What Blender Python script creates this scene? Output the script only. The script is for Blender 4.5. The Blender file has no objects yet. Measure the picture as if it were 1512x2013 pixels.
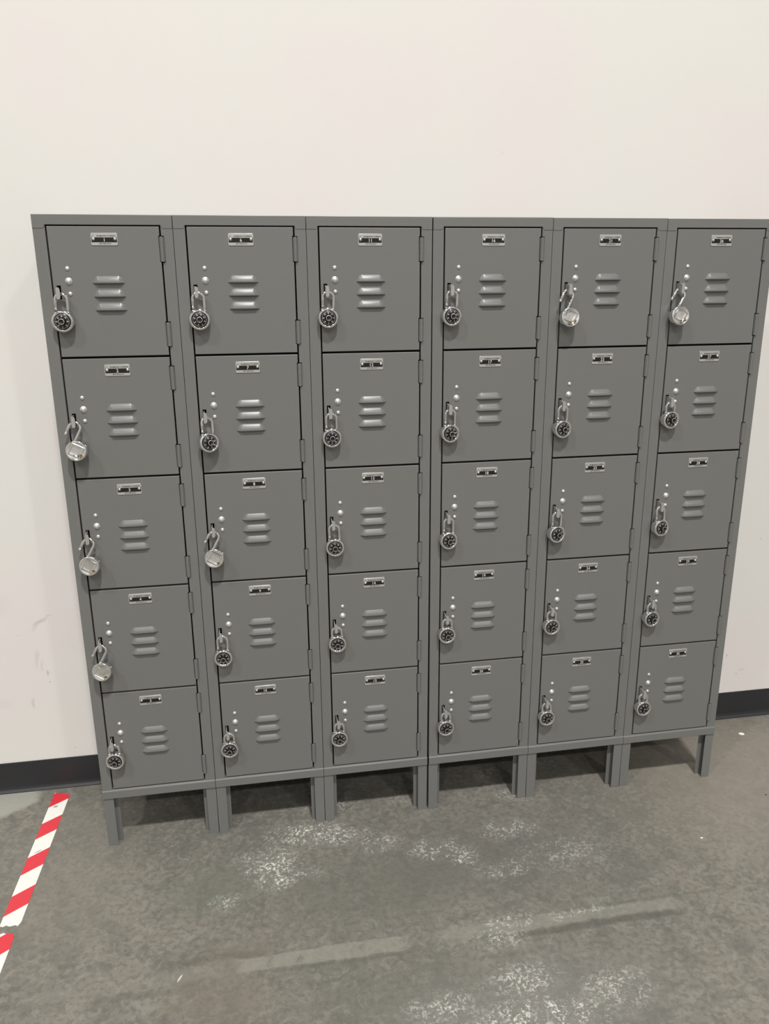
import bpy, bmesh, math, random
from mathutils import Vector, Matrix
random.seed(7)
PI = math.pi
sc = bpy.context.scene
col = sc.collection

# ------------------------------------------------------------------ camera
F_PX = 1537.4
cam_d = bpy.data.cameras.new('camera')
cam = bpy.data.objects.new('camera', cam_d)
col.objects.link(cam)
cam_d.sensor_fit = 'HORIZONTAL'
cam_d.sensor_width = 36.0
cam_d.lens = F_PX * 36.0 / 1512.0
cam_d.clip_start = 0.05
_r = ((0.985692, -0.168426, -0.006671), (-0.05332, -0.274014, -0.960246), (0.159903, 0.946863, -0.279074))
m = Matrix(((_r[0][0], -_r[1][0], -_r[2][0], 0.46207),
            (_r[0][1], -_r[1][1], -_r[2][1], -1.95397),
            (_r[0][2], -_r[1][2], -_r[2][2], 1.50962),
            (0, 0, 0, 1)))
cam.matrix_world = m
sc.camera = cam

# ------------------------------------------------------------------ world, exposure
world = bpy.data.worlds.new('world')
sc.world = world
world.use_nodes = True
bg = world.node_tree.nodes['Background']
bg.inputs[0].default_value = (1.0, 0.97, 0.93, 1)
bg.inputs[1].default_value = 0.02
vs = sc.view_settings
vs.view_transform = 'Standard'
vs.look = 'None'
vs.gamma = 1.0
vs.use_curve_mapping = False
vs.exposure = -0.36

# ------------------------------------------------------------------ ceiling lamps and added fill lights
LAMPS = [(-5.1, -5.3, 10.4, 560), (1.2, -5.3, 10.4, 1350),
         (-4.0, -13.0, 10.4, 520), (1.5, -13.0, 10.4, 480), (7.0, -13.0, 10.4, 620)]  # rear row: left and middle lights added for even ambient
for x, y, z, e in LAMPS:
    d = bpy.data.lights.new('ceiling_and_fill_lamp', 'AREA')
    d.shape = 'RECTANGLE'
    d.size = 0.6
    d.size_y = 0.6
    d.energy = e
    d.color = (1.0, 0.985, 0.955)
    o = bpy.data.objects.new('ceiling_and_fill_lamp', d)
    o.location = (x, y, z)
    col.objects.link(o)

# ------------------------------------------------------------------ helpers
def link_mesh(name, me, mats, parent=None, loc=None):
    o = bpy.data.objects.new(name, me)
    if mats is not None:
        for mm in mats:
            me.materials.append(mm)
    col.objects.link(o)
    if parent:
        o.parent = parent
    if loc:
        o.location = loc
    return o

def tag(o, label=None, cat=None, group=None, kind=None):
    if label: o['label'] = label
    if cat: o['category'] = cat
    if group: o['group'] = group
    if kind: o['kind'] = kind
    return o

def empty(name, loc=(0, 0, 0)):
    o = bpy.data.objects.new(name, None)
    o.empty_display_size = 0.05
    o.location = loc
    col.objects.link(o)
    return o

def copy_tree(o, parent=None):
    c = o.copy()
    col.objects.link(c)
    if parent:
        c.parent = parent
    for ch in list(o.children):
        copy_tree(ch, c)
    return c

class MB:
    """collects faces, then makes one mesh"""
    def __init__(s):
        s.bm = bmesh.new()
    def poly(s, pts, mi=0, smooth=False):
        f = s.bm.faces.new([s.bm.verts.new(p) for p in pts])
        f.material_index = mi
        f.smooth = smooth
        return f
    def box(s, x0, x1, y0, y1, z0, z1, mi=0):
        v = [s.bm.verts.new(p) for p in ((x0, y0, z0), (x1, y0, z0), (x1, y1, z0), (x0, y1, z0),
                                         (x0, y0, z1), (x1, y0, z1), (x1, y1, z1), (x0, y1, z1))]
        for q in ((0, 3, 2, 1), (4, 5, 6, 7), (0, 1, 5, 4), (1, 2, 6, 5), (2, 3, 7, 6), (3, 0, 4, 7)):
            f = s.bm.faces.new([v[i] for i in q])
            f.material_index = mi
    def prism(s, pts2, axis, a, b, mi=0, smooth_side=False):
        """extrude a closed outline along an axis (x, y or z) from a to b"""
        def P(p, h):
            return {'x': (h, p[0], p[1]), 'y': (p[0], h, p[1]), 'z': (p[0], p[1], h)}[axis]
        va = [s.bm.verts.new(P(p, a)) for p in pts2]
        vb = [s.bm.verts.new(P(p, b)) for p in pts2]
        n = len(pts2)
        for f in (s.bm.faces.new(va), s.bm.faces.new(vb[::-1])):
            f.material_index = mi
        for i in range(n):
            f = s.bm.faces.new((va[i], vb[i], vb[(i + 1) % n], va[(i + 1) % n]))
            f.material_index = mi
            f.smooth = smooth_side
    def lathe(s, prof, n=32, axis='y', cx=0, cz=0, mis=None, smooth=True, cap0=False, cap1=False):
        """prof: list of (radius, height); revolve about the axis through (cx, cz)"""
        rings = []
        for r, h in prof:
            ring = []
            for i in range(n):
                a = 2 * PI * i / n
                if axis == 'y':
                    ring.append(s.bm.verts.new((cx + r * math.cos(a), h, cz + r * math.sin(a))))
                else:
                    ring.append(s.bm.verts.new((cx + r * math.cos(a), cz + r * math.sin(a), h)))
            rings.append(ring)
        for k in range(len(rings) - 1):
            for i in range(n):
                f = s.bm.faces.new((rings[k][i], rings[k][(i + 1) % n], rings[k + 1][(i + 1) % n], rings[k + 1][i]))
                f.smooth = smooth
                if mis: f.material_index = mis[k]
        if cap0:
            f = s.bm.faces.new(rings[0]); f.material_index = mis[0] if mis else 0
        if cap1:
            f = s.bm.faces.new(rings[-1]); f.material_index = mis[-1] if mis else 0
    def tube(s, path, r, n=12, mi=0, taper=None):
        rings = []
        for k, p in enumerate(path):
            p = Vector(p)
            t = (Vector(path[min(k + 1, len(path) - 1)]) - Vector(path[max(k - 1, 0)])).normalized()
            u = Vector((0, 1, 0))
            v = t.cross(u).normalized()
            rr = r if not taper else taper[k]
            rings.append([s.bm.verts.new(p + u * (rr * math.cos(2 * PI * i / n)) + v * (rr * math.sin(2 * PI * i / n))) for i in range(n)])
        for k in range(len(rings) - 1):
            for i in range(n):
                f = s.bm.faces.new((rings[k][i], rings[k][(i + 1) % n], rings[k + 1][(i + 1) % n], rings[k + 1][i]))
                f.smooth = True; f.material_index = mi
        s.bm.faces.new(rings[0]).material_index = mi
        s.bm.faces.new(rings[-1]).material_index = mi
    def add_mesh(s, me, M, mi):
        c = me.copy()
        c.transform(M)
        for p in c.polygons:
            p.material_index = mi
        s.bm.from_mesh(c)
        bpy.data.meshes.remove(c)
    def bevel(s, w, seg=2, ang=30):
        bmesh.ops.remove_doubles(s.bm, verts=s.bm.verts, dist=1e-6)
        bmesh.ops.recalc_face_normals(s.bm, faces=s.bm.faces)
        es = [e for e in s.bm.edges if len(e.link_faces) == 2 and e.calc_face_angle(0) > math.radians(ang)]
        r = bmesh.ops.bevel(s.bm, geom=es, offset=w, segments=seg, profile=0.5, affect='EDGES', clamp_overlap=True)
        for f in r['faces']:
            f.smooth = True
    def mesh(s, name, recalc=True):
        if recalc:
            bmesh.ops.recalc_face_normals(s.bm, faces=s.bm.faces)
        me = bpy.data.meshes.new(name)
        s.bm.to_mesh(me)
        s.bm.free()
        return me
    def build(s, name, mats, parent=None, loc=None, recalc=True):
        return link_mesh(name, s.mesh(name, recalc), mats, parent, loc)

def grid_panel(b, xs, zs, y0, y1, holes, dark=()):
    """solid sheet on a grid of cells, with some cells cut out; cells in dark get material 1 on their cut edges"""
    nx, nz = len(xs) - 1, len(zs) - 1
    V = {}
    def v(i, j, k):
        if (i, j, k) not in V: V[(i, j, k)] = b.bm.verts.new((xs[i], (y0, y1)[k], zs[j]))
        return V[(i, j, k)]
    def solid(i, j): return 0 <= i < nx and 0 <= j < nz and (i, j) not in holes
    for i in range(nx):
        for j in range(nz):
            if not solid(i, j): continue
            b.bm.faces.new((v(i, j, 0), v(i + 1, j, 0), v(i + 1, j + 1, 0), v(i, j + 1, 0)))
            b.bm.faces.new((v(i, j, 1), v(i, j + 1, 1), v(i + 1, j + 1, 1), v(i + 1, j, 1)))
            for di, dj, a, c in ((-1, 0, (i, j), (i, j + 1)), (1, 0, (i + 1, j), (i + 1, j + 1)), (0, -1, (i, j), (i + 1, j)), (0, 1, (i, j + 1), (i + 1, j + 1))):
                if not solid(i + di, j + dj):
                    f = b.bm.faces.new((v(*a, 0), v(*a, 1), v(*c, 1), v(*c, 0)))
                    if (i + di, j + dj) in dark: f.material_index = 1

def rrect(x0, x1, z0, z1, r, n=5):
    pts = []
    for cx, cz, a0 in ((x1 - r, z1 - r, 0), (x0 + r, z1 - r, 90), (x0 + r, z0 + r, 180), (x1 - r, z0 + r, 270)):
        for i in range(n + 1):
            a = math.radians(a0 + 90 * i / n)
            pts.append((cx + r * math.cos(a), cz + r * math.sin(a)))
    return pts

_text_cache = {}
def text_mesh(txt, height, width=None, bold=0.0):
    """flat text mesh centred on the origin in its XY plane"""
    key = (txt, height, width, bold)
    if key in _text_cache: return _text_cache[key]
    cu = bpy.data.curves.new('text', 'FONT')
    cu.body = txt; cu.size = 1.0; cu.resolution_u = 2
    cu.offset = bold
    ob = bpy.data.objects.new('text', cu)
    col.objects.link(ob)
    dg = bpy.context.evaluated_depsgraph_get()
    dg.update()
    me = bpy.data.meshes.new_from_object(ob.evaluated_get(dg))
    bpy.data.objects.remove(ob); bpy.data.curves.remove(cu)
    xs = [v.co.x for v in me.vertices]; ys = [v.co.y for v in me.vertices]
    cx, cy = (min(xs) + max(xs)) / 2, (min(ys) + max(ys)) / 2
    sy = height / (max(ys) - min(ys))
    sx = sy if width is None else width / (max(xs) - min(xs))
    for v in me.vertices:
        v.co.x = (v.co.x - cx) * sx; v.co.y = (v.co.y - cy) * sy
    _text_cache[key] = me
    return me
FACE = Matrix(((1, 0, 0, 0), (0, 0, -1, 0), (0, 1, 0, 0), (0, 0, 0, 1)))   # text XY plane -> XZ plane, facing -Y

# ------------------------------------------------------------------ materials
def mat(name, color, rough=0.5, metal=0.0, spec=0.5):
    mt = bpy.data.materials.new(name)
    mt.use_nodes = True
    b = mt.node_tree.nodes['Principled BSDF']
    b.inputs['Base Color'].default_value = (*color, 1)
    b.inputs['Roughness'].default_value = rough
    b.inputs['Metallic'].default_value = metal
    b.inputs['Specular IOR Level'].default_value = spec
    return mt
class NT:
    def __init__(s, mt):
        s.t = mt.node_tree; s.b = s.t.nodes['Principled BSDF']
        s.co = s.t.nodes.new('ShaderNodeTexCoord').outputs['Object']
    def N(s, typ, **kw):
        n = s.t.nodes.new(typ)
        for k, v in kw.items(): setattr(n, k, v)
        return n
    def L(s, a, b): s.t.links.new(a, b)
    def noise(s, scale, detail=2, rough=0.5, dist=0.0, vec=None):
        n = s.N('ShaderNodeTexNoise')
        n.inputs['Scale'].default_value = scale; n.inputs['Detail'].default_value = detail
        n.inputs['Roughness'].default_value = rough; n.inputs['Distortion'].default_value = dist
        s.L(vec or s.co, n.inputs['Vector'])
        return n.outputs['Fac']
    def rng(s, v, a, b, c=0.0, d=1.0):
        n = s.N('ShaderNodeMapRange', interpolation_type='SMOOTHSTEP')
        s.L(v, n.inputs['Value'])
        for k, x in zip(('From Min', 'From Max', 'To Min', 'To Max'), (a, b, c, d)): n.inputs[k].default_value = x
        return n.outputs[0]
    def math(s, op, a, b=None, clamp=False):
        n = s.N('ShaderNodeMath', operation=op, use_clamp=clamp)
        for i, x in enumerate((a, b)):
            if x is None: continue
            if isinstance(x, (int, float)): n.inputs[i].default_value = x
            else: s.L(x, n.inputs[i])
        return n.outputs[0]
    def mix(s, f, a, b):
        n = s.N('ShaderNodeMix', data_type='RGBA')
        if isinstance(f, (int, float)): n.inputs[0].default_value = f
        else: s.L(f, n.inputs[0])
        for i, x in ((6, a), (7, b)):
            if isinstance(x, tuple): n.inputs[i].default_value = (*x, 1)
            else: s.L(x, n.inputs[i])
        return n.outputs[2]
    def blob(s, loc, rad, rot=(0, 0, 0), soft=0.0, vec=None):
        """1 inside an ellipsoid, falling to 0 at its edge"""
        n = s.N('ShaderNodeMapping', vector_type='TEXTURE')
        n.inputs['Location'].default_value = loc; n.inputs['Rotation'].default_value = rot; n.inputs['Scale'].default_value = rad
        s.L(vec or s.co, n.inputs['Vector'])
        l = s.N('ShaderNodeVectorMath', operation='LENGTH')
        s.L(n.outputs[0], l.inputs[0])
        return s.rng(l.outputs['Value'], 1.0, soft, 0.0, 1.0)
    def warp(s, amount, scale):
        n = s.N('ShaderNodeTexNoise'); n.inputs['Scale'].default_value = scale; n.inputs['Detail'].default_value = 2
        s.L(s.co, n.inputs['Vector'])
        a = s.N('ShaderNodeVectorMath', operation='SUBTRACT'); s.L(n.outputs['Color'], a.inputs[0]); a.inputs[1].default_value = (.5, .5, .5)
        b = s.N('ShaderNodeVectorMath', operation='SCALE'); s.L(a.outputs[0], b.inputs[0]); b.inputs['Scale'].default_value = amount
        c = s.N('ShaderNodeVectorMath', operation='ADD'); s.L(b.outputs[0], c.inputs[0]); s.L(s.co, c.inputs[1])
        return c.outputs[0]
    def bump(s, h, strength, dist):
        n = s.N('ShaderNodeBump'); n.inputs['Strength'].default_value = strength; n.inputs['Distance'].default_value = dist
        s.L(h, n.inputs['Height']); s.L(n.outputs[0], s.b.inputs['Normal'])

paint = mat('locker_paint', (0.172, 0.170, 0.160), 0.34, 0, 0.5)
q = NT(paint)
q.L(q.mix(q.noise(3.0, 2), (0.156, 0.157, 0.151), (0.168, 0.169, 0.163)), q.b.inputs['Base Color'])
q.bump(q.noise(900, 1), 0.04, 0.0003)
shade_dark = mat('locker_shade', (0.015, 0.015, 0.016), 0.7, 0, 0.2)  # near-black colour paints in shade; the real parts are grey
hasp_m = mat('hasp_steel', (0.40, 0.40, 0.385), 0.38, 0.35)
chrome = mat('chrome', (0.84, 0.84, 0.83), 0.10, 1.0)
q = NT(chrome); q.bump(q.noise(90, 1), 0.09, 0.0010)
rivet_m = mat('polished_rivet', (0.84, 0.84, 0.82), 0.33, 0.75)
plate_m = mat('brushed_plate', (0.62, 0.62, 0.60), 0.30, 0.65)
black_m = mat('black_enamel', (0.008, 0.008, 0.009), 0.28)
white_m = mat('white_print', (0.80, 0.80, 0.78), 0.5)
ink_m = mat('dark_ink', (0.03, 0.03, 0.03), 0.5)
logo_m = mat('grey_ink', (0.30, 0.30, 0.30), 0.5)
brass_m = mat('brass', (0.62, 0.48, 0.24), 0.25, 1.0)
keyhole_m = mat('keyhole_dark', (0.01, 0.01, 0.01), 0.8)

# wall
wall_m = mat('white_wall_paint', (0.74, 0.71, 0.685), 0.6, 0, 0.3)
q = NT(wall_m)
c = q.mix(q.rng(q.noise(2.2, 3), .35, .65), (0.745, 0.705, 0.685), (0.735, 0.722, 0.688))
wv = q.warp(0.03, 25)
SM = [(-0.185, 0.565, .035, .010, -35, .30), (-0.205, 0.545, .010, .022, 20, .16), (-0.200, 0.42, .007, .028, 5, .14),
      (-0.186, 0.395, .006, .014, 0, .35), (-0.213, 0.445, .008, .045, 5, .16), (-0.183, 0.365, .004, .004, 0, .4),
      (-0.239, 0.30, .008, .022, 5, .22), (-0.136, 0.133, .003, .003, 0, .5), (2.063, 0.249, .005, .010, -30, .35),
      (2.057, 0.214, .005, .003, 20, .30), (2.125, 0.189, .014, .003, 0, .30), (2.107, 0.175, .009, .004, 0, .35),
      (2.136, 0.676, .006, .007, 30, .22), (1.182, 1.857, .004, .008, 40, .12), (-0.30, 0.62, .05, .05, 0, .06),
      (-0.33, 0.30, .05, .03, 0, .06), (-0.16, 0.58, .012, .0025, 0, .25), (-0.25, .52, .012, .0025, 0, .15)]
for x, z, rx, rz, ro, st in SM:
    f = q.math('MULTIPLY', q.blob((x, 0.312, z), (rx, 1, rz), (0, math.radians(ro), 0), 0.2, wv if rx > .006 else None), st)
    c = q.mix(f, c, (0.22, 0.22, 0.19))
q.L(c, q.b.inputs['Base Color'])
q.bump(q.noise(220, 2), 0.06, 0.0008)

# concrete floor
floor_m = mat('worn_concrete', (0.16, 0.15, 0.13), 0.55, 0, 0.4)
q = NT(floor_m)
n1 = q.noise(1.6, 3, .5, .3); n2 = q.noise(14, 4, .6, .6); n3 = q.noise(70, 3, .6); n4 = q.noise(34, 3, .6, 1.2)
base = q.mix(q.rng(n1, .35, .65), (0.168, 0.160, 0.138), (0.205, 0.190, 0.162))
base = q.mix(q.math('MULTIPLY', q.rng(n2, .42, .66), .60), base, (0.115, 0.114, 0.099))
base = q.mix(q.math('MULTIPLY', q.rng(n4, .50, .62), .50), base, (0.250, 0.240, 0.208))
base = q.mix(q.math('MULTIPLY', q.rng(n3, .46, .62), .50), base, (0.105, 0.102, 0.089))
# greenish and brownish areas, pale clean area on the right, dusty corner by the wall
W1 = q.warp(0.16, 5)
W2 = q.warp(0.05, 22)
def stain(cc, loc, rad, colr, st, rot=0, soft=.2, v=None):
    return q.mix(q.math('MULTIPLY', q.blob((loc[0], loc[1], 0), (rad[0], rad[1], 1), (0, 0, math.radians(rot)), soft, v or W1), st), cc, colr)
base = stain(base, (0.33, -0.56), (.16, .17), (0.165, 0.140, 0.110), .40)
base = stain(base, (0.38, -0.42), (.16, .07), (0.165, 0.145, 0.120), .4)
base = stain(base, (0.30, -0.22), (.18, .12), (0.135, 0.145, 0.115), .5)
base = stain(base, (1.02, -0.22), (.50, .25), (0.118, 0.114, 0.102), .60)
base = stain(base, (0.72, -0.28), (.42, .18), (0.125, 0.124, 0.104), .45)
base = stain(base, (0.75, -0.60), (.35, .12), (0.135, 0.134, 0.114), .4)
base = stain(base, (1.00, -0.70), (.45, .18), (0.180, 0.178, 0.165), .5)
base = stain(base, (2.0, 0.0), (.75, .55), (0.235, 0.210, 0.175), .65)
base = stain(base, (-0.35, 0.25), (.13, .075), (0.36, 0.36, 0.31), .8, 20, .7, W2)
base = stain(base, (-0.10, -0.1), (.3, .4), (0.205, 0.190, 0.158), .4)
base = stain(base, (1.40, -0.36), (.10, .05), (0.13, 0.13, 0.115), .6)
# old joint patch running parallel to the wall
sep = q.N('ShaderNodeSeparateXYZ'); q.L(q.warp(0.022, 14), sep.inputs[0])
def band(y, hw, x0, x1, edge=.006):
    dy = q.math('ABSOLUTE', q.math('SUBTRACT', sep.outputs[1], y))
    a = q.rng(dy, hw + edge, hw - edge)
    b = q.math('MULTIPLY', q.rng(sep.outputs[0], x0 - .02, x0 + .02), q.rng(sep.outputs[0], x1 + .02, x1 - .02))
    return q.math('MULTIPLY', a, b)
base = q.mix(q.math('MULTIPLY', q.math('MULTIPLY', band(-.474, .0205, .36, .75, .003), q.rng(n4, .24, .44)), .62), base, (0.262, 0.252, 0.215))
base = q.mix(q.math('MULTIPLY', band(-.470, .018, .84, 1.46, .008), .45), base, (0.25, 0.245, 0.21))
base = q.mix(q.math('MULTIPLY', q.math('MULTIPLY', band(-.480, .018, -.10, .34, .008), q.rng(n2, .40, .60)), .35), base, (0.245, 0.235, 0.20))
base = q.mix(q.math('MULTIPLY', band(-.500, .010, 1.02, 1.45), .60), base, (0.085, 0.083, 0.072))  # shadow line below the patch, painted into the floor colour
base = q.mix(q.math('MULTIPLY', band(-.503, .006, .45, .78), .45), base, (0.10, 0.10, 0.085))
base = q.mix(q.math('MULTIPLY', band(-.442, .010, .20, .42), .45), base, (0.11, 0.10, 0.085))
base = q.mix(q.math('MULTIPLY', band(-.515, .008, .05, .22), .45), base, (0.11, 0.105, 0.09))
base = q.mix(q.math('MULTIPLY', band(-.447, .003, 1.0, 2.3), .45), base, (0.10, 0.10, 0.085))
# white paint spatter in patches
spk = q.rng(q.noise(105, 5, .78, .6), .515, .560)
fine = q.rng(q.noise(210, 3, .7), .60, .66)
CL = [(.547, -.045, .16, .075, 1.0), (.45, -.15, .12, .10, 1.0), (.46, -.21, .09, .05, 1.0), (.64, -.07, .14, .05, .85), (.52, -.20, .09, .04, .7), (.75, -.12, .10, .05, .6), (.90, -.17, .12, .07, .7),
      (.97, -.21, .06, .06, .8), (1.12, -.13, .14, .06, .6), (.62, .06, .12, .06, .7), (.86, .06, .10, .04, .35), (1.02, -.46, .10, .030, .9),
      (.98, -.50, .10, .05, .6), (1.00, -.62, .12, .07, .75), (1.00, -.72, .24, .07, 1.0), (.80, -.66, .12, .05, .7), (1.20, -.68, .12, .08, .6),
      (1.20, .02, .10, .05, .5), (1.14, .14, .07, .07, .5), (.33, -.27, .06, .04, .5), (1.06, -.28, .12, .06, .5), (1.2, -.46, .16, .02, .7), (1.25, -.25, .20, .10, .35)]
msk = None
for x, y, rx, ry, st in CL:
    b = q.math('MULTIPLY', q.blob((x, y, 0), (rx, ry, 1), (0, 0, 0), .1, W2), st)
    msk = b if msk is None else q.math('MAXIMUM', msk, b)
patch = q.rng(q.noise(20, 3, .65, 1.0), .41, .52)
m1 = q.math('MULTIPLY', q.math('MULTIPLY', spk, msk), patch)
m2 = q.math('MULTIPLY', q.math('MULTIPLY', fine, q.math('ADD', q.math('MULTIPLY', msk, .9), .09)), .8)
base = q.mix(q.math('MULTIPLY', msk, .18), base, (0.27, 0.265, 0.25))
base = q.mix(q.math('MAXIMUM', m1, m2), base, (0.64, 0.63, 0.57))
q.L(base, q.b.inputs['Base Color'])
q.L(q.rng(n2, .3, .7, .48, .68), q.b.inputs['Roughness'])
q.bump(q.math('ADD', q.math('MULTIPLY', n3, .5), n4), 0.25, 0.004)

vinyl_m = mat('black_vinyl', (0.022, 0.022, 0.025), 0.48, 0, 0.45)
ceil_m = mat('grey_ceiling', (0.16, 0.16, 0.16), 0.8)
farwall_m = mat('far_wall_paint', (0.45, 0.44, 0.43), 0.7)

# hazard tape (stripe pattern in the tape's own coordinates)
tape_m = mat('hazard_tape', (0.8, 0.1, 0.1), 0.38, 0, 0.5)
q = NT(tape_m)
sx = q.N('ShaderNodeSeparateXYZ'); q.L(q.co, sx.inputs[0])
h = q.math('ADD', sx.outputs[1], q.math('MULTIPLY', sx.outputs[0], -0.77))
fr = q.math('FRACT', q.math('DIVIDE', q.math('ADD', h, .0785 + 20 * .1433), .1433))
isred = q.math('LESS_THAN', fr, .47)
dirt = q.rng(q.noise(60, 3, .7), .66, .74)
cc = q.mix(isred, (0.80, 0.79, 0.745), (0.66, 0.036, 0.052))
cc = q.mix(q.math('MULTIPLY', dirt, .35), cc, (0.35, 0.30, 0.27))
cc = q.mix(q.math('MULTIPLY', q.blob((.019, .210, 0), (.010, .007, 1), (0, 0, .3), .3), .7), cc, (0.16, 0.15, 0.14))
cc = q.mix(q.math('MULTIPLY', q.blob((.020, .012, 0), (.016, .003, 1), (0, 0, .6), .3), .7), cc, (0.16, 0.15, 0.14))
q.L(cc, q.b.inputs['Base Color'])

# ------------------------------------------------------------------ the room
WY = 0.312                       # wall face
X0, X1, YF, ZC = -9.0, 11.0, -16.0, 10.8
def struct(name, build, m):
    mb = MB(); build(mb)
    return tag(mb.build(name, [m]), kind='structure')
struct('floor', lambda b: b.box(X0, X1, YF, WY, -0.1, 0), floor_m)
struct('wall_back', lambda b: b.box(X0, X1, WY, WY + .15, -0.1, ZC), wall_m)
struct('wall_left', lambda b: b.box(X0 - .15, X0, YF, WY, -0.1, ZC), farwall_m)
struct('wall_right', lambda b: b.box(X1, X1 + .15, YF, WY, -0.1, ZC), farwall_m)
struct('wall_front', lambda b: b.box(X0, X1, YF - .15, YF, -0.1, ZC), farwall_m)
struct('ceiling', lambda b: b.box(X0, X1, YF, WY, ZC, ZC + .1), ceil_m)
def cove(b):
    D = WY
    prof = [(D, 0.0), (D, 0.1016), (D - .0025, 0.1016), (D - .003, 0.1008), (D - .003, 0.020), (D - .0036, .0145), (D - .0055, .0085), (D - .0085, .0045), (D - .0112, .0025), (D - .0115, 0.0)]
    b.prism(prof, 'x', X0, X1)
    for f in b.bm.faces:
        f.smooth = False
struct('baseboard_back', cove, vinyl_m)

# ------------------------------------------------------------------ lockers
WU = 0.3048
BODY_D = 0.296
ZT, Z0, Z5, ZR = 1.6655, 1.6434, 0.1809, 0.1537
ZL = [1.6434, 1.3500, 1.0588, 0.7679, 0.4752, 0.1809]
PA = 0.0272                       # post width
G = 0.0022                        # half the gap round a door

def locker_frame(parent):
    b = MB()
    a, w = 0.0005, WU - 0.0005
    # posts and rails
    b.box(a, PA, 0, .016, ZR, ZT)
    zs = [ZR]
    holes = set()
    for k in (4, 3, 2, 1, 0):
        zs += [ZL[k] - .2720, ZL[k] - .2140, ZL[k] - .0810, ZL[k] - .0230]
    zs.append(ZT)
    for k in range(5):
        holes |= {(0, 4 * k + 1), (0, 4 * k + 3)}
    grid_panel(b, [WU - PA, .2838, w], zs, 0, .016, holes)
    b.bevel(0.0008, 2)
    t = MB()
    # top cap with ears that lap over the posts, bottom rail likewise
    ear = .0078
    pts = [(a, ZT), (a, Z0 - ear), (PA - .004, Z0 - ear), (PA - .001, Z0 - ear + .003), (PA, Z0),
           (WU - PA, Z0), (WU - PA + .001, Z0 - ear + .003), (WU - PA + .004, Z0 - ear), (w, Z0 - ear), (w, ZT)]
    t.prism(pts, 'y', -.0009, .014)
    t.bevel(0.0013, 3)
    me = t.mesh('t')
    b.add_mesh(me, Matrix.Identity(4), 0)
    # bottom rail with a sloping upper edge standing just proud of the door
    t = MB()
    t.prism([(.016, ZR), (-.0026, ZR), (-.0034, ZR + .0008), (-.0034, Z5 - .0046), (-.0031, Z5 - .0038), (.0012, Z5 - .0012), (.016, Z5 - .0008)], 'x', a, w)
    t.bevel(.0004, 2, 25)
    b.add_mesh(t.mesh('t'), Matrix.Identity(4), 0)
    for p in b.bm.faces:
        pass
    return b.build('frame', [paint], parent)

def locker_body(parent):
    b = MB()
    a, w, th = 0.0005, WU - 0.0005, .0015
    b.box(a, a + th, .0161, BODY_D, ZR, ZT)
    b.box(w - th, w, .0161, BODY_D, ZR, ZT)
    b.box(a + th, w - th, BODY_D - th, BODY_D, ZR, ZT)
    b.box(a + th, w - th, .0161, BODY_D - th, ZT - th, ZT)
    b.box(a + th, w - th, .0161, BODY_D - th, ZR, ZR + th)
    return b.build('body', [paint], parent)

def leg_mesh(side, rear=False):
    """channel leg, open towards the middle of the locker; side -1 left, 1 right"""
    b = MB()
    f, dpt, bk, th = .0268, .021, .037, .0016
    pts = [(0, 0), (f, 0), (f, th), (th, th), (th, dpt - th), (bk, dpt - th), (bk, dpt), (0, dpt)]
    pts = [(x + .0006, y + .0003) for x, y in pts]
    if side > 0: pts = [(WU - x, y) for x, y in pts]
    if rear: pts = [(x, BODY_D - .012 - y) for x, y in pts]
    b.prism(pts, 'z', 0, ZR - .0002)
    b.bevel(.0005, 1)
    return b

def shelf(parent, z):
    b = MB()
    b.box(.002, WU - .002, .0165, BODY_D - .002, z - .005, z - .0035)
    b.box(PA + .001, WU - PA - .001, .0150, .0165, z - .012, z + .012)
    return b.build('shelf', [shade_dark], parent)  # coloured dark to deepen the shade behind the door gaps

SLOT = (.0380, .0464, -.1615, -.1310)      # x0 x1 z0 z1 (z from the top of the opening)
def door_mesh(h):
    """a door: folded sheet steel pan with the latch slot punched through"""
    b = MB()
    xr = WU - PA - .0034
    xs = [PA + .0034, SLOT[0], SLOT[1], xr - .0024, xr]
    zs = [-h + G, -.2720, -.2140, SLOT[2], SLOT[3], -.0810, -.0230, -G - .0006]
    grid_panel(b, xs, zs, 0.0, .0145, {(1, 3), (3, 1), (3, 5)}, {(1, 3)})  # slot edges take the dark material, painting in the slot's shade
    b.bevel(.0023, 4, 40)
    return b.mesh('door')

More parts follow.
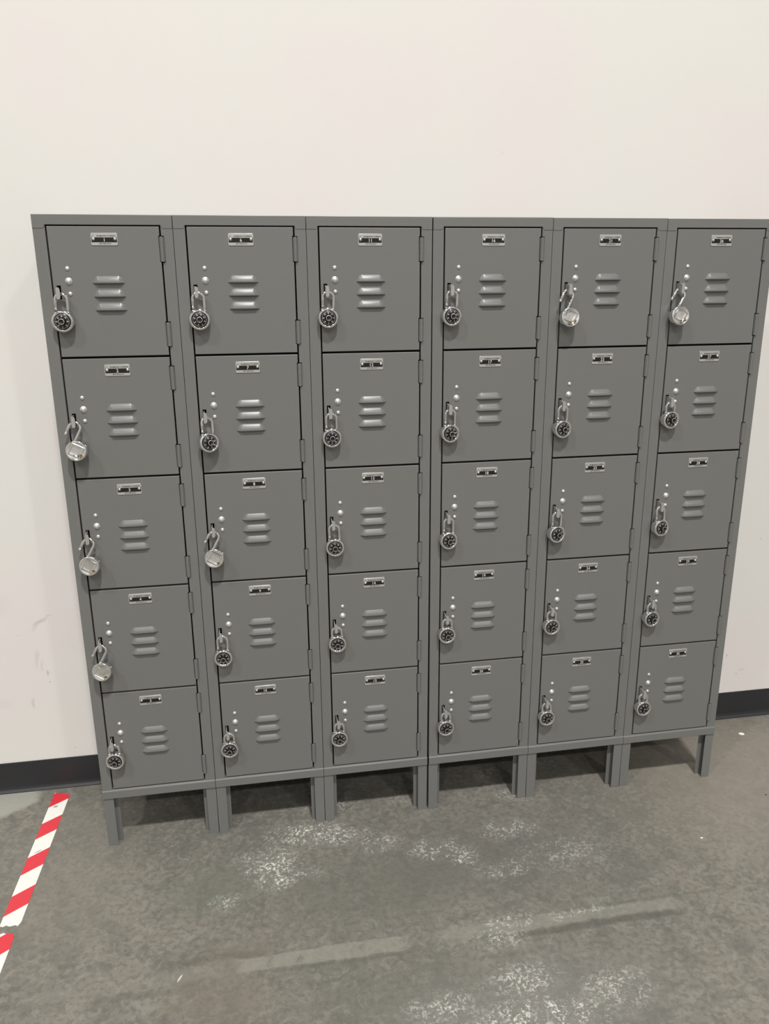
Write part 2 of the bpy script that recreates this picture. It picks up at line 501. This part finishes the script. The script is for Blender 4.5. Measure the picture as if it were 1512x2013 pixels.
def louver_mesh():
    """pressed hood: closed on top and at its ends, open underneath"""
    b = MB()
    V = b.bm.verts.new
    hw0, hw1, H = .0258, .0358, .0164
    N = 4
    rows = []
    # rows from the top edge down; each row: left outer, left ridge, right ridge, right outer
    for k in range(9):
        t = k / 8.0
        z = -H * t
        wo = hw0 + (hw1 - hw0) * (t ** 0.8)
        wr = hw0 - .005 + .0050 * t
        yy = -.0062 * (1 - (1 - min(1, t * 1.25)) ** 1.6)
        row = [V((-wo, 0, z)), V((-(wo * .55 + wr * .45), yy * .42, z)), V((-wr - .0008, yy * .88, z)), V((-wr + .002, yy, z)),
               V((wr - .002, yy, z)), V((wr + .0008, yy * .88, z)), V(((wo * .55 + wr * .45), yy * .42, z)), V((wo, 0, z))]
        rows.append(row)
    for a, c in zip(rows, rows[1:]):
        for i in range(7):
            f = b.bm.faces.new((a[i], c[i], c[i + 1], a[i + 1])); f.smooth = True
    # thickness of the lip
    lip = [V((v.co.x * .985, v.co.y * .80, v.co.z + .0004)) for v in rows[-1]]
    for i in range(7):
        b.bm.faces.new((rows[-1][i], lip[i], lip[i + 1], rows[-1][i + 1]))
    # dark face painting in the shade under the lip
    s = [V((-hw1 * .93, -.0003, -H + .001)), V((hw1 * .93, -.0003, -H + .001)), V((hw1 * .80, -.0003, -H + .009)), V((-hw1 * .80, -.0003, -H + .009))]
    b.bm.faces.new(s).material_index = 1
    return b.mesh('louver', recalc=True)

def hinge_mesh():
    b = MB()
    r = .0040
    L = .055
    segs = [(0, .0115), (.0118, .0255), (.0258, .0365), (.0368, .0475), (.0478, L)]
    for z0, z1 in segs:
        b.lathe([(r, -z0), (r, -z1)], 18, 'z', 0, 0, smooth=False, cap0=True, cap1=True)
    b.lathe([(r - .0009, -.001), (r - .0009, -L + .001)], 10, 'z', 0, 0, cap0=True, cap1=True)
    # leaves let into the door edge and the post
    b.box(-.0052, -.0002, .0006, .0020, -L + .001, -.001)
    b.box(.0002, .0052, .0006, .0020, -L + .001, -.001)
    return b.mesh('hinge')

def rivet_mesh(r, h):
    b = MB()
    prof = [(r, 0.0002), (r, -h * .18)]
    for i in range(1, 6):
        a = PI / 2 * i / 6
        prof.append((r * math.cos(a) , -h * .18 - h * .82 * math.sin(a)))
    prof.append((r * .02, -h))
    b.lathe(prof, 20, 'y', cap1=True)
    return b.mesh('rivet')

def boss_mesh():
    """larger domed stud with a flat flange round it"""
    b = MB()
    prof = [(.0078, .0002), (.0078, -.0008), (.0072, -.0013), (.0062, -.0014), (.0060, -.0020), (.0054, -.0034), (.0040, -.0046), (.0022, -.0052), (.0002, -.0054)]
    b.lathe(prof, 24, 'y', cap1=True)
    return b.mesh('stud')

def hasp_mesh():
    """tab standing out of the slot with a hole for the shackle, its outer edge folded sideways"""
    b = MB()
    zc = (SLOT[2] + SLOT[3]) / 2
    H = .0135
    cy, cz, rh = -.0128, zc - .0015, .0062
    outer = []
    # outline in the y,z plane, as pairs with the hole ring
    n = 32
    def edge(a):
        dy, dz = math.cos(a), math.sin(a)
        best = 1e9
        for (nx, nz, d) in ((1, 0, .0200), (-1, 0, .0112), (0, 1, H), (0, -1, H)):
            dd = dy * nx + dz * nz
            if dd > 1e-6: best = min(best, d / dd)
        y, z = cy + dy * best, cz + dz * best
        # round the outer corners
        lim = H - max(0, (-y - .0150)) * .55
        z = cz + max(-lim, min(lim, z - cz))
        return y, z
    x0, x1 = .0404, .0420
    R = {x: ([], []) for x in (x0, x1)}
    for x in (x0, x1):
        for i in range(n):
            a = 2 * PI * i / n
            y, z = edge(a)
            R[x][0].append(b.bm.verts.new((x, y, z)))
            R[x][1].append(b.bm.verts.new((x, cy + rh * math.cos(a), cz + rh * math.sin(a))))
    for i in range(n):
        j = (i + 1) % n
        b.bm.faces.new((R[x0][0][i], R[x0][0][j], R[x0][1][j], R[x0][1][i]))
        b.bm.faces.new((R[x1][0][i], R[x1][1][i], R[x1][1][j], R[x1][0][j]))
        b.bm.faces.new((R[x0][0][i], R[x1][0][i], R[x1][0][j], R[x0][0][j]))
        f = b.bm.faces.new((R[x0][1][i], R[x0][1][j], R[x1][1][j], R[x1][1][i])); f.smooth = True
    # folded finger lip facing the room
    pts = [(x0, cz - .0115), (x0 + .0030, cz - .0133), (x0 + .0068, cz - .0120), (x0 + .0082, cz - .0080), (x0 + .0082, cz + .0080), (x0 + .0068, cz + .0118), (x0 + .0030, cz + .0130), (x0, cz + .0115)]
    b.prism(pts, 'y', -.0258, -.0238)
    bmesh.ops.recalc_face_normals(b.bm, faces=b.bm.faces)
    return b.mesh('padlock_hasp')

PHONE = '877-952-0151'
def plate_base():
    b = MB()
    w2, h2 = .0290, .0136
    b.prism(rrect(-w2, w2, -h2, h2, .0030), 'y', -.0012, 0.0)
    b.bevel(.0004, 1)
    return b
def plate_mesh(num):
    b = plate_base()
    def flat(x0, x1, z0, z1, y, mi):
        b.poly([(x0, y, z0), (x1, y, z0), (x1, y, z1), (x0, y, z1)], mi)
    flat(-.0276, .0276, -.0068, .0038, -.00135, 1)
    def txt(s, hgt, wid, x, z, mi, bold=0.0):
        b.add_mesh(text_mesh(s, hgt, wid, bold), Matrix.Translation((x, -.00155, z)) @ FACE, mi)
    txt('Jorgenson Lockers', .0046, .0415, .0043, .0072, 3, .02)
    txt(PHONE, .0030, .0255, .0015, -.0096, 3, .02)
    txt(str(num), .0074, None, 0.0, -.0014, 2, .0)
    # small square emblem before the name
    flat(-.0262, -.0222, .0052, .0098, -.0014, 4)
    flat(-.0247, -.0237, .0060, .0090, -.0015, 0)
    return b.mesh('number_plate', recalc=False)

def screw_mesh():
    b = MB()
    b.lathe([(.0032, 0), (.0032, -.0006), (.0025, -.0014), (.0012, -.0018), (.0001, -.0018)], 16, 'y', cap1=True)
    b.box(-.0022, .0022, -.0020, -.00175, -.00035, .00035, 1)
    return b.mesh('plate_screw')

M_LOUV, M_HINGE, M_RIV, M_BOSS, M_HASP, M_SCREW = louver_mesh(), hinge_mesh(), rivet_mesh(.0047, .0032), boss_mesh(), hasp_mesh(), screw_mesh()
for me, ms in ((M_LOUV, [paint, shade_dark]), (M_HINGE, [paint]), (M_RIV, [rivet_m]), (M_BOSS, [rivet_m]), (M_HASP, [hasp_m]), (M_SCREW, [rivet_m, ink_m])):
    for x in ms: me.materials.append(x)
door_cache = {}
def make_door(parent, z, h, num):
    k = round(h, 4)
    if k not in door_cache:
        me = door_mesh(h)
        me.materials.append(paint); me.materials.append(shade_dark)
        door_cache[k] = me
    d = link_mesh('door', door_cache[k], None, parent, (0, 0, z))
    if num == 17:
        d['label'] = 'grey door with a small pale scratch right of its louvers'
    xc = .1524
    for i in range(3):
        link_mesh('louver', M_LOUV, None, d, (xc + .0005, 0, -.1105 - .0302 * i))
    for dz in (-.0245, -.2155):
        link_mesh('hinge', M_HINGE, None, d, (.2782, -.0012, dz))
    link_mesh('rivet', M_RIV, None, d, (.0655, 0, -.0935))
    link_mesh('stud', M_BOSS, None, d, (.0655, 0, -.1213))
    link_mesh('rivet', M_RIV, None, d, (.0660, 0, -.1490))
    link_mesh('padlock_hasp', M_HASP, None, d)
    p = link_mesh('number_plate', plate_mesh(num), [plate_m, black_m, white_m, ink_m, logo_m], d, (xc, -.0002, -.0305))
    p['label'] = 'silver plate with a black band reading %d' % num
    tilt = {11: 1.6, 13: 1.8, 5: 3.5, 8: -2.0, 9: -1.5, 10: -1.5}.get(num, random.uniform(-.6, .6))
    p.rotation_euler = (math.radians(tilt * .3), 0, 0)
    for sx_ in (-.0235, .0235):
        link_mesh('plate_screw', M_SCREW, None, d, (xc + sx_, -.0014, -.0305 + .0004))
    return d

ROLL = -0.0018
columns = []
side = ['leftmost, beside the floor tape', 'second from the left', 'third from the left',
        'third from the right', 'second from the right', 'rightmost of the row']
for u in range(6):
    x = u * WU + (0.0042 if u >= 3 else 0)
    root = empty('metal_locker', (x, 0, 0))
    if u >= 3: root.rotation_euler = (0, ROLL, 0)
    tag(root, 'grey metal locker column, doors numbered %d to %d, %s' % (5 * u + 1, 5 * u + 5, side[u]), 'locker', 'five-door lockers in a row against the wall')
    locker_frame(root); locker_body(root)
    for k in (1, 2, 3, 4): shelf(root, ZL[k])
    for sd in (-1, 1):
        for rear in (False, True):
            leg_mesh(sd, rear).build('leg', [paint], root)
    for k in range(5):
        make_door(root, ZL[k], ZL[k] - ZL[k + 1], 5 * u + k + 1)
    columns.append(root)

# ------------------------------------------------------------------ padlocks
RB = .0243
def lock_body_mesh():
    b = MB()
    prof = [(.0002, .0076), (.0100, .0076), (.0120, .0087), (.0185, .0085), (.0205, .0092), (.0222, .0096), (.0236, .0088), (RB, .0070), (RB, -.0068), (.0238, -.0086),
            (.0226, -.0098), (.0205, -.0102), (.0186, -.0100), (.0180, -.0088), (.0002, -.0088)]
    b.lathe(prof, 48, 'y', cap0=True, cap1=True)
    # raised square frame pressed into the back
    rings = []
    for q_, y_ in ((.0152, .0088), (.0146, .0098), (.0138, .0102), (.0129, .0098), (.0122, .0084), (.0070, .0080), (.0001, .0079)):
        rings.append([b.bm.verts.new(p) for p in ((-q_, y_, -q_), (q_, y_, -q_), (q_, y_, q_), (-q_, y_, q_))])
    for k in range(len(rings) - 1):
        for i in range(4):
            b.bm.faces.new((rings[k][i], rings[k][(i + 1) % 4], rings[k + 1][(i + 1) % 4], rings[k + 1][i]))
    # collars where the shackle enters
    for x in (-.013, .013):
        b.lathe([(.0048, .0185), (.0048, .0212), (.0040, .0216)], 14, 'z', x, 0)
    # index mark on the rim
    b.box(-.0004, .0004, -.0106, -.0101, .0192, .0222, 1)
    return b.mesh('body')
def dial_mesh():
    b = MB()
    R_ = .0166
    b.lathe([(R_, -.0086), (R_, -.0104), (R_ - .0006, -.0110), (.0085, -.0116), (.0002, -.0116)], 48, 'y', cap1=True)
    for i in range(40):
        a = 2 * PI * i / 40
        r0, r1, hw = (.0136, .0160, .00038) if i % 5 == 0 else (.0147, .0160, .00026)
        ca, sa = math.cos(a), math.sin(a)
        P = lambda r, t: (r * sa + t * ca, -.01135, r * ca - t * sa)
        b.poly([P(r0, -hw), P(r0, hw), P(r1, hw), P(r1, -hw)], 1)
    for i in range(8):
        a = 2 * PI * i / 8
        me = text_mesh(str(i * 5), .0026, None, .03)
        M_ = Matrix.Translation((.0115 * math.sin(a), -.0118, .0115 * math.cos(a))) @ FACE @ Matrix.Rotation(-a, 4, 'Z')
        b.add_mesh(me, M_, 1)
    return b.mesh('dial', recalc=False)
def knob_mesh():
    b = MB()
    b.lathe([(.0085, -.0112), (.0082, -.0130), (.0072, -.0160), (.0070, -.0192), (.0066, -.0198)], 30, 'y')
    b.lathe([(.0066, -.0198), (.0058, -.0200)], 30, 'y', mis=[1])
    b.lathe([(.0058, -.0200), (.0054, -.0194), (.0002, -.0194)], 30, 'y', cap1=True)
    return b.mesh('knob')
def shackle_mesh():
    """origin in the middle of the bow; short leg on the left, long leg on the right"""
    b = MB()
    r = .0130
    path = [(-r, 0, -.0232), (-r, 0, -.0226), (-r, 0, -.0175), (-r, 0, -.0170), (-r, 0, -.0148), (-r, 0, -.0140), (-r, 0, -.005), (-r, 0, 0)]
    tp = [.0029, .0034, .0034, .0028, .0028, .0035, .0035, .0035]
    for i in range(1, 16):
        a = PI - PI * i / 16
        path.append((r * math.cos(a), 0, r * math.sin(a))); tp.append(.0035)
    path += [(r, 0, 0), (r, 0, -.02), (r, 0, -.040)]; tp += [.0035] * 3
    # round rod: u must stay perpendicular to the path (path lies in XZ)
    b.tube(path, .0035, 16, taper=tp)
    return b.mesh('shackle')
def cylinder_mesh():
    b = MB()
    b.lathe([(.0040, .0086), (.0040, .0106), (.0034, .0110)], 20, 'y', mis=[0, 0])
    b.lathe([(.0034, .0110), (.0002, .0108)], 20, 'y', mis=[0])
    b.box(-.0006, .0006, .01085, .01125, -.0028, .0022, 1)
    b.box(-.0014, .0014, .01085, .01120, -.0002, .0018, 1)
    return b.mesh('key_cylinder')
MB_BODY, MB_DIAL, MB_KNOB, MB_SH, MB_CYL = lock_body_mesh(), dial_mesh(), knob_mesh(), shackle_mesh(), cylinder_mesh()
for me, ms in ((MB_BODY, [chrome, ink_m]), (MB_DIAL, [black_m, white_m]), (MB_KNOB, [black_m, rivet_m]), (MB_SH, [chrome]), (MB_CYL, [brass_m, keyhole_m])):
    for x in ms: me.materials.append(x)

def padlock_proto(kind):
    """root at the middle of the shackle bow"""
    r = empty('combination_padlock')
    link_mesh('shackle', MB_SH, None, r)
    drop = .0335 if kind == 'closed' else .0475
    body = link_mesh('body', MB_BODY, None, r, (0, 0, -drop))
    if kind == 'turned':
        body.location = (.026, 0, -drop)
        body.rotation_euler = (0, 0, PI)
    link_mesh('key_cylinder', MB_CYL, None, body, (-.0150, 0, -.0060))
    d = link_mesh('dial', MB_DIAL, None, r)
    d.location = body.location; d.rotation_euler = body.rotation_euler
    link_mesh('knob', MB_KNOB, None, d)
    return r
PROTO = {}
CLOSED = {5, 10, 14, 15, 19, 20, 24, 25, 27, 29, 30}
TURNED = {2, 3, 4, 8, 21, 26}
YAW = {1: -2, 2: -2, 3: -4, 4: -5, 8: -3, 21: 2, 26: 0, 6: 2, 7: 20, 11: 0, 12: 0, 13: -3, 16: 2, 17: 5, 18: 4, 22: 6, 23: 8, 27: 6, 28: 10, 29: 4, 30: 2,
       5: -2, 9: 0, 10: 0, 14: -3, 15: 0, 19: 0, 20: 0, 24: 2, 25: 0}
THETA = {2: 27, 3: 28, 4: 28, 8: 29, 21: 26, 26: 30}
for u in range(6):
    for k in range(5):
        num = 5 * u + k + 1
        kind = 'closed' if num in CLOSED else 'turned' if num in TURNED else 'popped'
        if kind not in PROTO:
            PROTO[kind] = padlock_proto(kind); r = PROTO[kind]
        else:
            r = copy_tree(PROTO[kind])
        zc = ZL[k] + (SLOT[2] + SLOT[3]) / 2
        # the bow hangs in the hole of the hasp
        P = Vector((.0432 if kind == 'turned' else .0468, -.0128, zc - .0042))
        if u >= 3: P = Matrix.Rotation(ROLL, 3, 'Y') @ P
        P = P + columns[u].location
        th = math.radians(THETA.get(num, random.uniform(-2, 2)))
        r.location = P - Vector((0, 0, .0128 if kind == 'turned' else .0117))
        yaw = math.radians(YAW.get(num, 0))
        # the rim (or the knob, when turned round) rests on the door and holds the body off it
        need = .0243 * math.sin(abs(yaw)) + .0103 * math.cos(yaw) + .0006 - .0128
        if kind == 'turned': need = max(need, .0077 + .018 * math.sin(abs(yaw)))
        pitch = math.asin(max(0, need) / .048)
        r.rotation_euler = (Matrix.Rotation(yaw, 3, 'Z') @ Matrix.Rotation(-pitch, 3, 'X') @ Matrix.Rotation(th, 3, 'Y')).to_euler()
        desc = {'closed': 'shut steel combination padlock with black dial on the locker door numbered %d',
                'popped': 'unlatched steel combination padlock, black dial facing out, on the locker door numbered %d',
                'turned': 'open steel padlock hanging back to front, keyhole showing, on the locker door numbered %d'}[kind] % num
        tag(r, desc, 'padlock', 'combination padlocks hanging on the locker doors')
        # spin the dial differently on each lock
        for ch in r.children:
            if ch.name.startswith('dial'):
                e = ch.rotation_euler.copy()
                ch.rotation_euler = (Matrix.Rotation(e.z, 3, 'Z') @ Matrix.Rotation(random.uniform(0, 2 * PI), 3, 'Y')).to_euler()

# ------------------------------------------------------------------ floor tape
def tape(name, outline, label, x_ref, ang, off=0):
    b = MB()
    b.prism(outline, 'z', .0001, .0006)
    o = b.build(name, [tape_m])
    o.location = (x_ref[0], x_ref[1], 0)
    o.rotation_euler = (0, 0, ang)
    return tag(o, label, 'tape', 'strips of red and white floor tape')
# local frame: x across (0 = left edge, .048 = right edge), y along, towards the wall
rag = [(.048, .263), (.040, .268), (.030, .270), (.018, .276), (.004, .279), (-.001, .278)]
end = [(-.001, -.253), (.008, -.256), (.014, -.252), (.024, -.257), (.036, -.254), (.043, -.258), (.048, -.246)]
tape('floor_tape', rag + end, 'longer red and white striped tape strip on the floor, ending near the baseboard', (-.2115, 0), math.radians(-1.3))
rag2 = [(.046, -.300), (.045, -.288), (.038, -.279), (.028, -.281), (.016, -.276), (.006, -.281), (0, -.279)]
tape('floor_tape', rag2 + [(0, -1.45), (.048, -1.45)], 'nearer red and white tape strip cut off by the left photo edge', (-.2130, 0), math.radians(-1.3))

# ------------------------------------------------------------------ litter on the floor
def scrap(name, pts, h, m, loc, label, cat):
    b = MB(); b.prism(pts, 'z', 0.0001, h); b.bevel(h * .3, 1)
    o = b.build(name, [m]); o.location = loc
    return tag(o, label, cat)
paper_m = mat('white_paper', (0.86, 0.85, 0.80), 0.7)
chip_m = mat('pale_chip', (0.55, 0.53, 0.47), 0.7)
dark_m = mat('dark_grit', (0.02, 0.02, 0.02), 0.7)
scrap('paper_scrap', [(.0085, -.004), (.0100, .002), (.0050, .0075), (-.003, .0085), (-.0095, .004), (-.0085, -.003), (-.002, -.0075), (.005, -.0070)], .0008, paper_m, (2.081, .202, 0),
      'small white round paper scrap on bare concrete right of the lockers', 'litter')
scrap('wood_sliver', [(-.006, -.010), (-.002, -.008), (.003, .001), (.006, .010), (.001, .006), (-.004, -.002)], .0012, chip_m, (.232, -.484, 0),
      'pale thin sliver lying on the near floor by the old joint line', 'litter')
scrap('paint_chip', [(-.004, -.001), (.001, -.003), (.004, 0), (.002, .003), (-.003, .002)], .0008, paper_m, (1.652, -.262, 0),
      'tiny white chip on the open floor at the right', 'litter')
scrap('grit', [(-.004, .001), (-.001, -.002), (.004, -.001), (.002, .002)], .0012, dark_m, (1.952, -.118, 0),
      'tiny black speck of grit at the right photo edge', 'litter')
